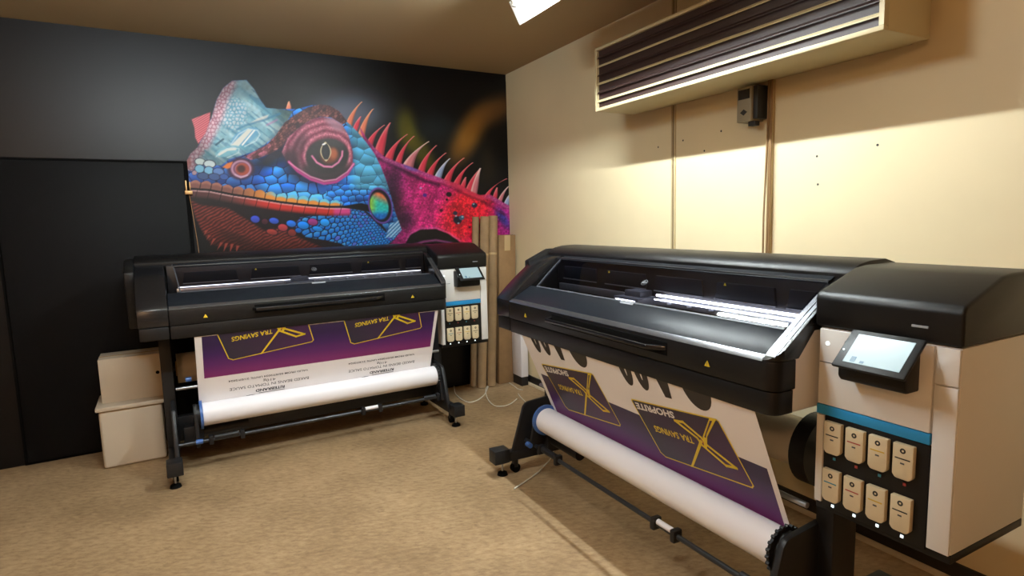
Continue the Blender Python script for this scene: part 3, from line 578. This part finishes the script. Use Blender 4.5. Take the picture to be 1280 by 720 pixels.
    for x in (1.05, 1.18, 1.31, 1.44, 1.57, 1.70): b(MB().box(x, x + .018, .28, .31, 1.185, 1.20, .002), 'media_pinch', 'label')
    b(MB().prism([(.0, .0), (.014, .0), (.007, .012)], .331, .334, 'y'), 'inner_warning', 'yellow').location = (.55, 0, 1.30)
    b(MB().prism([(.0, .0), (.014, .0), (.007, .012)], .331, .334, 'y'), 'inner_warning', 'yellow').location = (1.36, 0, 1.30)
    # --- top cover and rear body
    b(MB().prism([(.388, 1.34), (.388, 1.382), (.402, 1.398), (.44, 1.414), (.50, 1.424), (.60, 1.426), (.66, 1.410), (.69, 1.37), (.69, 1.28), (.45, 1.28), (.45, 1.34)], -.168, 1.884, 'x', .003), 'top_cover', 'fascia', ang=.7)
    b(MB().box(-.15, 1.90, .45, .685, .97, 1.29, .01), 'rear_body', 'fascia')
    b(MB().box(-.15, 1.90, .30, .46, .93, .975, .004), 'under_tray', 'dark')
    # --- handle, warning labels
    b(MB().box(.49, 1.375, -.003, .003, 1.038, 1.094, .002), 'handle_recess_dark', 'gap')  # near-black plate: the dark recess behind the handle put in as colour
    b(MB().prism([(.475, 0), (.495, -.050), (1.30, -.050), (1.37, 0), (1.345, 0), (1.288, -.036), (.512, -.036), (.497, 0)], 1.058, 1.078, 'z', .004), 'handle', 'black')
    for x in (.20, 1.59):
        t = b(MB().prism([(-.013, 0), (.013, 0), (0, .022)], -.0022, .001, 'y'), 'warning_label', 'yellow'); t.location = (x, 0, 1.040)
        k = b(MB().box(-.0011, .0011, -.0028, -.0020, .0075, .0155).box(-.0011, .0011, -.0028, -.0020, .0035, .0055), 'warning_mark', 'ink_black', t)
    # --- ink column
    b(MB().box(1.903, 2.33, .205, .64, .600, 1.215, .004), 'column_body', 'white')
    b(MB().box(1.908, 2.262, .192, .206, .952, 1.213, .003), 'column_front', 'white')
    b(MB().box(2.267, 2.328, .196, .206, .600, 1.10, .003), 'column_edge', 'white')
    b(MB().box(2.267, 2.328, .196, .206, 1.104, 1.213, .003), 'column_edge', 'white')
    b(MB().box(1.905, 1.931, .194, .206, .600, .912, .003), 'column_edge', 'white')
    b(MB().box(1.906, 2.264, .1915, .207, .917, .950, .001), 'accent_stripe', 'stripe')
    b(MB().box(1.934, 2.264, .196, .207, .590, .914, .002), 'ink_bay', 'fascia')
    b(MB().box(1.905, 2.33, .205, .64, .572, .600, .004), 'column_base', 'fascia')
    hood = [(.195, 1.218), (.190, 1.318), (.205, 1.336), (.40, 1.405), (.46, 1.412), (.62, 1.412), (.66, 1.38), (.66, 1.218)]
    h = b(MB().prism(hood, 1.888, 2.334, 'x', .010, 3), 'column_hood', 'fascia')
    b(MB().box(2.20, 2.245, .1885, .193, 1.262, 1.268), 'nameplate', 'label', h)
    inks = ['ink_black', 'ink_red', 'ink_yellow', 'ink_black', 'ink_cyan', 'ink_red', 'ink_yellow', 'ink_black']
    for r_, (z0, z1) in enumerate(((.790, .900), (.622, .734))):
        for k in range(4):
            x = 1.943 + .0755 * k
            pr = [(x, z0 + .012), (x + .008, z0 + .002), (x + .014, z0), (x + .046, z0), (x + .052, z0 + .002), (x + .060, z0 + .012), (x + .060, z1), (x, z1)]
            ca = b(MB().prism(pr, .178, .197, 'y', .003), 'ink_cartridge', 'beige')
            b(MB().box(x + .008, x + .052, .1775, .180, z1 - .047, z1 - .043), 'colour_band', inks[r_ * 4 + k], ca)
            b(MB().ringcyl((x + .03, .1775, z1 - .020), (x + .03, .180, z1 - .020), .0085, .0035, 14), 'emblem', 'ink_black', ca)
            b(MB().box(x + .024, x + .036, .1775, .180, z1 - .062, z1 - .057), 'small_print', 'greyp', ca)
            b(MB().box(x + .026, x + .035, .1945, .197, z0 - .024, z0 - .015), 'indicator', 'ledlow' if r_ else inks[4 + k % 2])
    # touch screen on its arm
    b(MB().prism([(.195, 1.20), (.150, 1.195), (.120, 1.15), (.120, 1.085), (.132, 1.070), (.195, 1.070)], 2.022, 2.228, 'x', .006), 'screen_holder', 'fascia')
    sc = b(MB().box(-.109, .109, -.074, .074, -.006, .006, .004), 'touch_screen', 'fascia'); sc.location = (2.140, .128, 1.176); sc.rotation_euler = (math.radians(43), 0, 0)
    b(MB().box(-.080, .088, -.054, .056, .005, .0075), 'display', 'screen', sc)
    b(MB().box(-.06, -.045, -.05, -.03, .0070, .0082).box(-.03, -.018, -.05, -.042, .0070, .0082), 'display_icons', 'screenink', sc)
    b(MB().cyl((-.098, -.010, .005), (-.098, -.010, .0072), .003, 10), 'screen_lamp', 'ledlow', sc)
    b(MB().cyl((1.938, .1900, 1.165), (1.938, .194, 1.165), .0065, 18), 'power_button', 'ledlow')
    b(MB().box(1.912, 1.99, .1905, .194, 1.098, 1.1005), 'panel_seam', 'greyp')
    # --- stand
    for c, sgn in ((-.04, 1), (1.89, -1)):
        b(MB().box(c - .035, c + .035, .28, .42, .12, .95, .006), 'leg', 'frame')
        b(MB().box(c - .035, c + .03, -.03, .70, .090, .150, .006), 'foot_beam', 'frame')
        fb = b(MB().box(c - .05, c + .04, -.128, -.022, .090, .178, .006), 'foot_block', 'frame')
        b(MB().cyl((c - .01, -.055, .012), (c - .01, -.055, .092), .007, 12), 'foot_stem', 'steel', fb)
        b(MB().cyl((c - .01, -.055, 0), (c - .01, -.055, .016), .034, 24, .030).cyl((c - .01, -.055, .016), (c - .01, -.055, .026), .030, 24, .012), 'foot_pad', 'gap', fb)
        ca = b(MB().cyl((c - .022, .035, .030), (c + .010, .035, .030), .030, 20), 'caster_wheel', 'gap')
        b(MB().box(c - .026, c + .014, .02, .05, .035, .092, .006), 'caster_fork', 'frame', ca)
        b(MB().cyl((c - .01, .60, 0), (c - .01, .60, .016), .034, 20).cyl((c - .01, .60, .016), (c - .01, .60, .092), .008, 10), 'foot_pad', 'gap')
        x0, x1 = (c + .0, c + .026) if sgn > 0 else (c - .05, c - .022)
        b(MB().prism([(-.01, .10), (.015, .19), (.090, .425), (.108, .446), (.13, .453), (.30, .470), (.37, .44), (.40, .12), (.38, .10)], x0, x1, 'x', .006), 'side_plate', 'frame')
    b(MB().box(-.01, 1.86, .34, .40, .16, .33, .006), 'cross_beam', 'frame')
    b(MB().cyl((-.03, .1, .21), (1.88, .1, .21), .012, 14), 'tie_rod', 'rod')
    for x in (.175, .365, 1.195, 1.325, 1.80): b(MB().box(x - .014, x + .014, .075, .125, .182, .240, .006), 'rod_clamp', 'frame')
    b(MB().cyl((.195, .1, .222), (.345, .1, .222), .017, 14), 'rod_sleeve', 'frame'); b(MB().cyl((1.212, .1, .222), (1.308, .1, .222), .014, 14), 'rod_sleeve', 'roll'); b(MB().cyl((1.68, .1, .222), (1.78, .1, .222), .015, 14), 'rod_sleeve', 'rod')
    b(MB().cyl((.0, .21, .556), (1.87, .21, .556), .011, 14), 'guide_bar', 'steel')
    for x in (.098, 1.828):
        b(MB().prism([(.06, .185), (.135, .185), (.215, .33), (.225, .40), (.19, .445), (.14, .445), (.10, .40), (.09, .33)], x - .012, x + .012, 'x', .005), 'roll_holder', 'frame')
    f = b(MB().ringcyl((.124, .165, .371), (.140, .165, .371), .094, .060, 36), 'roll_flange', 'blue'); b(MB().cyl((.108, .165, .371), (.126, .165, .371), .072, 32), 'flange_hub', 'frame', f)
    f = b(MB().ringcyl((1.806, .165, .371), (1.818, .165, .371), .088, .05, 36), 'roll_flange', 'frame'); m = MB()
    for k in range(22):
        a = 2 * math.pi * k / 22; m.cyl((1.806, .165 + .090 * math.cos(a), .371 + .090 * math.sin(a)), (1.820, .165 + .090 * math.cos(a), .371 + .090 * math.sin(a)), .007, 6)
    b(m, 'flange_teeth', 'frame', f)
    b(MB().cyl((.085, .055, .225), (.125, .055, .225), .016, 14), 'lock_knob', 'blue'); b(MB().cyl((.06, .19, .615), (.095, .19, .615), .016, 14), 'lock_knob', 'blue')
    b(MB().cyl((.12, .22, .235), (.42, .22, .235), .035, 20).box(.02, .14, .17, .28, .17, .30, .01), 'winder_motor', 'frame')
    return P
pr1 = make_printer('black wide-format printer standing under the lizard wall print')
pr2 = copy_tree(pr1)
pr2['label'] = 'black wide-format printer standing along the cream wall'
for o in pr2.children:                       # the far printer is between passes; in this one the bar is lit right of the carriage
    if o.name.startswith('light_bar'):
        o.data = MB().cyl((.96, .316, 1.219), (1.79, .316, 1.219), .006, 8).cyl((.96, .300, 1.200), (1.79, .300, 1.200), .003, 8).mesh('light_bar'); o.data.materials.append(MT['led'])
place(pr1, 1); place(pr2, 2)

# ================================================================ printed banners
SP0 = Vector((0, .008, .93)); SP1 = Vector((0, .224, .424)); SL = (SP1 - SP0).length; SD = (SP1 - SP0).normalized(); SN = Vector((0, -(SP0 - SP1).z, (SP0 - SP1).y)).normalized()
if SN.y > 0: SN = -SN
def sheet(u, s, h=0.): return Vector((u, 0, 0)) + SP0 + SD * s + SN * h
FONT = {}
def text_polys(txt, bold=0.):
    cu = bpy.data.curves.new('t', 'FONT'); cu.body = txt; cu.size = 1; cu.fill_mode = 'FRONT'; cu.offset = bold; cu.resolution_u = 3
    ob = bpy.data.objects.new('t', cu); me = bpy.data.meshes.new_from_object(ob)
    v = [(q.co.x, q.co.y) for q in me.vertices]; f = [tuple(p.vertices) for p in me.polygons]
    bpy.data.objects.remove(ob); bpy.data.curves.remove(cu); bpy.data.meshes.remove(me)
    return v, f
def clip_patch(name, verts, faces, cols, h, parent, thick=.0003):
    """flat printed patch on the sheet: verts (u,s), one colour per vertex, trimmed to the visible web"""
    bm = bmesh.new(); la = bm.verts.layers.float_color.new('Col')
    bv = []
    for (u, s), c in zip(verts, cols):
        q = bm.verts.new((u, s, 0)); q[la] = c; bv.append(q)
    for f in faces:
        try: bm.faces.new([bv[i] for i in f])
        except ValueError: pass
    for co, no in (((0, 0, 0), (0, -1, 0)), ((0, SL, 0), (0, 1, 0)), ((.129, 0, 0), (-1, 0, 0)), ((1.795, 0, 0), (1, 0, 0))):
        bmesh.ops.bisect_plane(bm, geom=bm.verts[:] + bm.edges[:] + bm.faces[:], plane_co=co, plane_no=no, clear_outer=True)
    if not bm.faces: bm.free(); return None
    for q in bm.verts: q.co = sheet(q.co.x, q.co.y, h)
    me = bpy.data.meshes.new(name); bm.to_mesh(me); bm.free(); me.materials.append(MT['print'])
    o = bpy.data.objects.new(name, me); C.objects.link(o); o.parent = parent
    return o
def patch(name, pts, col, h, parent):
    cols = col if isinstance(col, list) else [col] * len(pts)
    return clip_patch(name, pts, [tuple(range(len(pts)))], cols, h, parent)
def ribbon(name, pts, wd, col, h, parent, closed=True):
    P_ = [Vector((*p, 0)) for p in pts]; vs = []; fs = []; n = len(P_)
    for i in range(n if closed else n - 1):
        a, q = P_[i], P_[(i + 1) % n]; d = (q - a).normalized(); s = Vector((-d.y, d.x, 0)) * wd / 2; e = d * wd / 2; k = len(vs)
        vs += [tuple((a - e + s)[:2]), tuple((a - e - s)[:2]), tuple((q + e - s)[:2]), tuple((q + e + s)[:2])]; fs.append((k, k + 1, k + 2, k + 3))
    return clip_patch(name, vs, fs, [col] * len(vs), h, parent)
def words(name, txt, u0, u1, s0, hgt, col, h, parent, tilt=0., bold=0.):
    """upside-down lettering between u0 and u1, feet of the letters at s0, tops at s0+hgt"""
    v, f = text_polys(txt, bold); xs = [q[0] for q in v]; a0, a1 = min(xs), max(xs)
    vs = []
    for x, y in v:
        u = u1 - (x - a0) / (a1 - a0) * (u1 - u0)
        vs.append((u, s0 + y / .70 * hgt + tilt * (u - u0)))
    return clip_patch(name, vs, f, [col] * len(vs), h, parent)
GOLD = srgb(228, 200, 42); INK = srgb(30, 26, 28); WHT = srgb(232, 228, 226)
def make_banner(label, ds, k, roll_label):
    B = thing('printed_banner', label, 'banner', group='banners hanging from the printers')
    th = .0012; path = [Vector((0, .012, 1.0)), Vector((0, .0085, .945))] + [SP0 + SD * s for s in (0, .18, .36, SL)]
    pr = [(q.y, q.z) for q in path] + [(q.y + th, q.z - .0005) for q in reversed(path)]
    sh_ = MB().prism(pr, .127, 1.797, 'x').build('sheet', 'paper', B, smooth=False)
    rl = MB().cyl((.142, .165, .371), (1.806, .165, .371), .0755, 64).build('take_up_roll', 'roll', B)
    MB().ringcyl((.1415, .165, .371), (.1425, .165, .371), .072, .038, 40).build('roll_end', 'paper', rl)
    O = lambda u, s: (u, s + ds)
    # purple field
    rows = [(.272, srgb(50, 34, 74)), (.34, srgb(46, 26, 72)), (.42, srgb(66, 30, 92)), (.50, srgb(96, 36, 104)), (.56, srgb(122, 42, 106)), (.598, srgb(128, 44, 104))]
    vs = [O(u, s) for s, c in rows for u in (.168, 1.772)]; cs = [c for s, c in rows for u in (0, 1)]
    clip_patch('purple_field', vs, [(2 * i, 2 * i + 1, 2 * i + 3, 2 * i + 2) for i in range(len(rows) - 1)], cs, .0005, sh_)
    for ux in (0., .812):
        Q = lambda u, s: (u + ux, s + ds)
        card = [Q(.243, .186), Q(.775, .116), Q(.786, .122), Q(.862, .398), Q(.852, .412), Q(.345, .478), Q(.318, .462), Q(.238, .196)]
        dk = [srgb(44, 30, 58), srgb(46, 28, 58), srgb(46, 28, 58), srgb(74, 34, 84), srgb(74, 34, 84), srgb(52, 46, 62), srgb(50, 44, 60), srgb(42, 34, 58)]
        patch('card', card, dk, .0010, sh_)
        ribbon('card_outline', card, .0062, GOLD, .0015, sh_)
        words('lettering', 'SHOPRITE', .258 + ux, .520 + ux, .199 + ds, .034, WHT, .0015, sh_, -.125, .035)
        words('lettering', 'TRA SAVINGS', .340 + ux, .592 + ux, .300 + ds, .034, GOLD, .0015, sh_, -.11, .02)
        # big X: a hollow bar crossed by a slim stroke that runs on to the card's foot
        ribbon('x_bar', [Q(.515, .212), Q(.566, .202), Q(.650, .250), Q(.668, .278), Q(.800, .340), Q(.745, .352), Q(.640, .292), Q(.624, .262)], .013, GOLD, .0020, sh_)
        patch('x_stroke', [Q(.742, .118), Q(.778, .114), Q(.760, .136), Q(.690, .230), Q(.664, .300), Q(.650, .296), Q(.662, .240)], GOLD, .0022, sh_)
        patch('x_stroke', [Q(.640, .262), Q(.652, .270), Q(.526, .458), Q(.512, .460)], GOLD, .0022, sh_)
        patch('x_core', [Q(.738, .134), Q(.752, .130), Q(.690, .218), Q(.680, .240), Q(.672, .238)], srgb(60, 30, 70), .0024, sh_)
        patch('x_glow', [Q(.640, .262), Q(.660, .262), Q(.672, .288), Q(.655, .292)], srgb(170, 40, 60), .0018, sh_)
        # heavy price figures running off under the printer
        for (cu, rx, sb) in ((.277, .046, .100), (.384, .046, .096), (.712, .080, .094)):
            pts = [Q(cu + rx * math.cos(a), -.06 + (sb + .06) * math.sin(a) ** .75) for a in np.linspace(0, math.pi, 18)]
            patch('price_figure', pts, INK, .0006, sh_)
            if rx < .06: patch('price_counter', [Q(cu + rx * .13 * math.cos(a), -.06 + (sb + .006) * math.sin(a) ** .6) for a in np.linspace(0, math.pi, 14)], WHT, .0009, sh_)
        patch('price_figure', [Q(.470, -.05), Q(.560, -.05), Q(.545, .092), Q(.505, .095)], INK, .0006, sh_)
        if ds < -.1:
            words('lettering', 'VALID FROM 05/07/2024 UNTIL 21/07/2024', .312 + ux, .832 + ux, .386, .0145, INK, .0008, sh_, 0, .012)
            words('lettering', '410g', .530 + ux, .612 + ux, .420, .020, INK, .0008, sh_)
            words('lettering', 'BAKED BEANS IN TOMATO SAUCE', .316 + ux, .838 + ux, .452, .0225, INK, .0008, sh_)
            words('lettering', 'RITEBRAND', .480 + ux, .672 + ux, .496, .022, INK, .0008, sh_, 0, .03)
            patch('underline', [(.500 + ux, .527), (.672 + ux, .527), (.672 + ux, .531), (.500 + ux, .531)], INK, .0008, sh_)
            patch('figure_arc', [(.445 + ux + .052 * math.cos(a), .552 - .018 * math.sin(a)) for a in np.linspace(0, math.pi, 12)], INK, .0008, sh_)
    place(B, k)
    mr = MB().cyl((.02, .57, .62), (1.63, .57, .62), .105, 48).build('media_roll', 'oldroll')
    MB().ringcyl((.012, .57, .62), (.022, .57, .62), .052, .038, 24).build('core', 'cardtube', mr)
    MB().cyl((-.04, .57, .62), (1.86, .57, .62), .02, 16).build('spindle', 'frame', mr)
    MB().ringcyl((1.63, .57, .62), (1.70, .57, .62), .150, .03, 36).build('hub', 'frame', mr)
    tag(place(mr, k), roll_label, 'roll', 'unprinted rolls behind the printers')
make_banner('printed vinyl banner with baked beans offer hanging below the lizard print', -.258, 1, 'unprinted vinyl roll at the back of the printer under the lizard print')
make_banner('printed vinyl banner with big X card and shop name beside the cream wall', 0., 2, 'unprinted vinyl roll at the back of the printer along the cream wall')

# ================================================================ loose things
def cardboard_tube(label, b0, t0, r):
    t = thing('cardboard_tube', label, 'tube', group='cardboard tubes in the corner')
    p0, p1 = w1(*b0), w1(*t0); d = (p1 - p0).normalized()
    MB().ringcyl(p0, p1, r, r - .005, 28).build('wall', 'cardtube', t)
    for q in (.78,):
        c = p0 + (p1 - p0) * q; MB().ringcyl(c - d * .010, c + d * .010, r + .0006, r, 28).build('tape_band', 'tape', t)
    return t
cardboard_tube('cardboard tube nearest the printer under the lizard print, partly hidden', (2.50, .86, .003), (2.612, .910, 1.635), .034)
cardboard_tube('middle one of the three cardboard tubes leaning in the corner', (2.545, .775, .003), (2.685, .86, 1.635), .045)
cardboard_tube('cardboard tube standing next to the tall brown carton', (2.645, .765, .003), (2.775, .86, 1.640), .044)
ct = thing('tall_carton', 'tall narrow brown carton leaning in the corner beside the tubes', 'carton')
o0 = w1(2.735, .765, .002); lean = Vector(D1) * .075 + NM * .05
def cq(x, y, z): return o0 + D1 * x + NM * y + lean * (z / 1.46) + Vector((0, 0, z))
def cbox(x0, x1, y0, y1, z0, z1):
    return MB().hull([cq(x, y, z) for x in (x0, x1) for y in (y0, y1) for z in (z0, z1)], [(0, 1, 3, 2), (4, 6, 7, 5), (0, 4, 5, 1), (2, 3, 7, 6), (0, 2, 6, 4), (1, 5, 7, 3)], .003)
cbox(0, .185, 0, .10, 0, 1.45).build('box', 'card', ct)
cbox(.0, .185, .048, .052, 1.449, 1.4525).build('flap_seam', 'groove', ct)
cbox(.06, .125, -.0008, .0002, 1.30, 1.45).build('tape', 'tape', ct)
# pipe and white board against the cream wall, behind the carton
pp = place(MB().cyl((XK + .09, YC - .045, 0), (XK + .09, YC - .045, 1.15), .017, 16).build('wall_pipe', 'pipe'), 2); tag(pp, 'thin dark green pipe upright in the corner behind the carton', 'pipe')
bd = place(thing('white_board', 'white board standing against the cream wall behind the right printer', 'board'), 2)
MB().box(XK + .20, XK + .38, YC - .12, YC - .045, .088, .95, .003).build('panel', 'board', bd)
MB().box(XK + .205, XK + .375, YC - .118, YC - .045, 0, .088, .002).build('foot_batten', 'skirting', bd)
# cables on the floor
CB = [[(-.605, 5.777), (-.594, 5.662), (-.554, 5.378), (-.466, 5.162), (-.4, 5.098), (-.332, 5.16), (-.281, 5.32), (-.255, 5.574)],
      [(-.262, 5.60), (-.275, 5.442), (-.243, 5.166), (-.184, 4.989), (-.114, 4.957), (-.045, 5.011), (.016, 5.157)],
      [(-.05, 5.682), (.0, 5.55), (.031, 5.466), (.075, 5.43)],
      [(.029, 5.312), (.086, 5.079), (.22, 4.70), (.30, 4.25), (.241, 3.87), (.19, 3.72), (.109, 3.563), (-.02, 3.38)]]
LB = ['white cable in a loose arc in front of the cardboard tubes', 'white cable looping on the open floor between the two printers', 'short white cable end on the floor at the foot of the carton', 'white cable running under the printer along the cream wall']
for pts, lab in zip(CB, LB):
    tag(MB().tube(curve_pts([(x, y, .006) for x, y in pts], 8), .0048, 8).build('floor_cable', 'cable'), lab, 'cable', 'white cables on the floor')
# boxes behind the left end of the printer under the mural
bx = place(thing('carton', 'small cream carton with a round hole, behind the left printer leg', 'carton'), 1)
MB().box(-.44, -.065, .62, .88, .430, .735, .004).build('box', 'oldroll', bx); MB().cyl((-.10, .6195, .60), (-.10, .622, .60), .012, 14).build('hole', 'gap', bx)
MB().box(-.44, -.065, .74, .72, .7345, .7365).build('tape', 'tape', bx)
cr = place(thing('crate', 'low cream plastic crate under the small carton beside the left printer', 'crate'), 1)
MB().box(-.46, -.09, .53, .88, .0, .40, .02, 3).build('tub', 'oldroll', cr); MB().box(-.475, -.075, .515, .895, .40, .43, .008).build('rim', 'oldroll', cr)

# ================================================================ lamps
def batten_lamp(label, k, x0, x1, y, z, tube, lips, ends):
    L_ = place(thing('ceiling_lamp', label, 'lamp', group='fluorescent battens on the ceiling'), k)
    MB().box(x0 - .05, x1 + .05, y - .045, y + .045, z + .035, z + .085, .006).build('housing', 'lampw', L_)
    for x in ((x0 + x1) / 2 - .3, (x0 + x1) / 2 + .3): MB().box(x - .015, x + .015, y - .012, y + .012, z + .08, CEIL, .002).build('hanger', 'lampw', L_)
    t = MB().cyl((x0, y, z), (x1, y, z), .013, 16).build('tube', tube, L_)
    MB().box(x0 - .03, x0 + .0, y - .018, y + .018, z - .018, z + .04, .004).build('tube_holder', 'lampw', L_); MB().box(x1 - .0, x1 + .03, y - .018, y + .018, z - .018, z + .04, .004).build('tube_holder', 'lampw', L_)
    for s in lips:
        MB().hull([(x, y + s * q[0], z + q[1]) for x in (x0 - .14, x1 + .14) for q in ((.03, .05), (.034, .05), (.104, -.073), (.100, -.073))], [(0, 1, 2, 3), (4, 5, 6, 7), (0, 1, 5, 4), (1, 2, 6, 5), (2, 3, 7, 6), (3, 0, 4, 7)]).build('reflector', 'lampw', L_)
    for x in ends:
        MB().box(x - .002, x + .002, y - .10, y + .10, z - .28, z + .06).build('end_shield', 'lampw', L_)
batten_lamp('fluorescent batten lamp with reflector wings above the printer along the cream wall', 2, .0, 1.3, .10, 2.86, 'tubeA', (1,), ())
batten_lamp('fluorescent batten lamp above the open floor before the lizard print', 1, -.5, .7, -2.0, 2.86, 'tubeB', (), ())
gl = thing('warm_fill_globe', 'warm fill globe added behind the viewer', 'lamp', (-.9, -1.6, 0))  # unseen source added to warm the upper wall and the room
m = MB(); rg = []
for i in range(1, 12):
    a = math.pi * i / 12; rg.append([(.14 * math.sin(a) * math.cos(2 * math.pi * k / 20), .14 * math.sin(a) * math.sin(2 * math.pi * k / 20), 2.72 - .14 * math.cos(a)) for k in range(20)])
m.loft(rg).build('globe', 'fill_bulb', gl); MB().cyl((0, 0, 2.85), (0, 0, CEIL), .05, 20).build('base', 'lampw', gl)
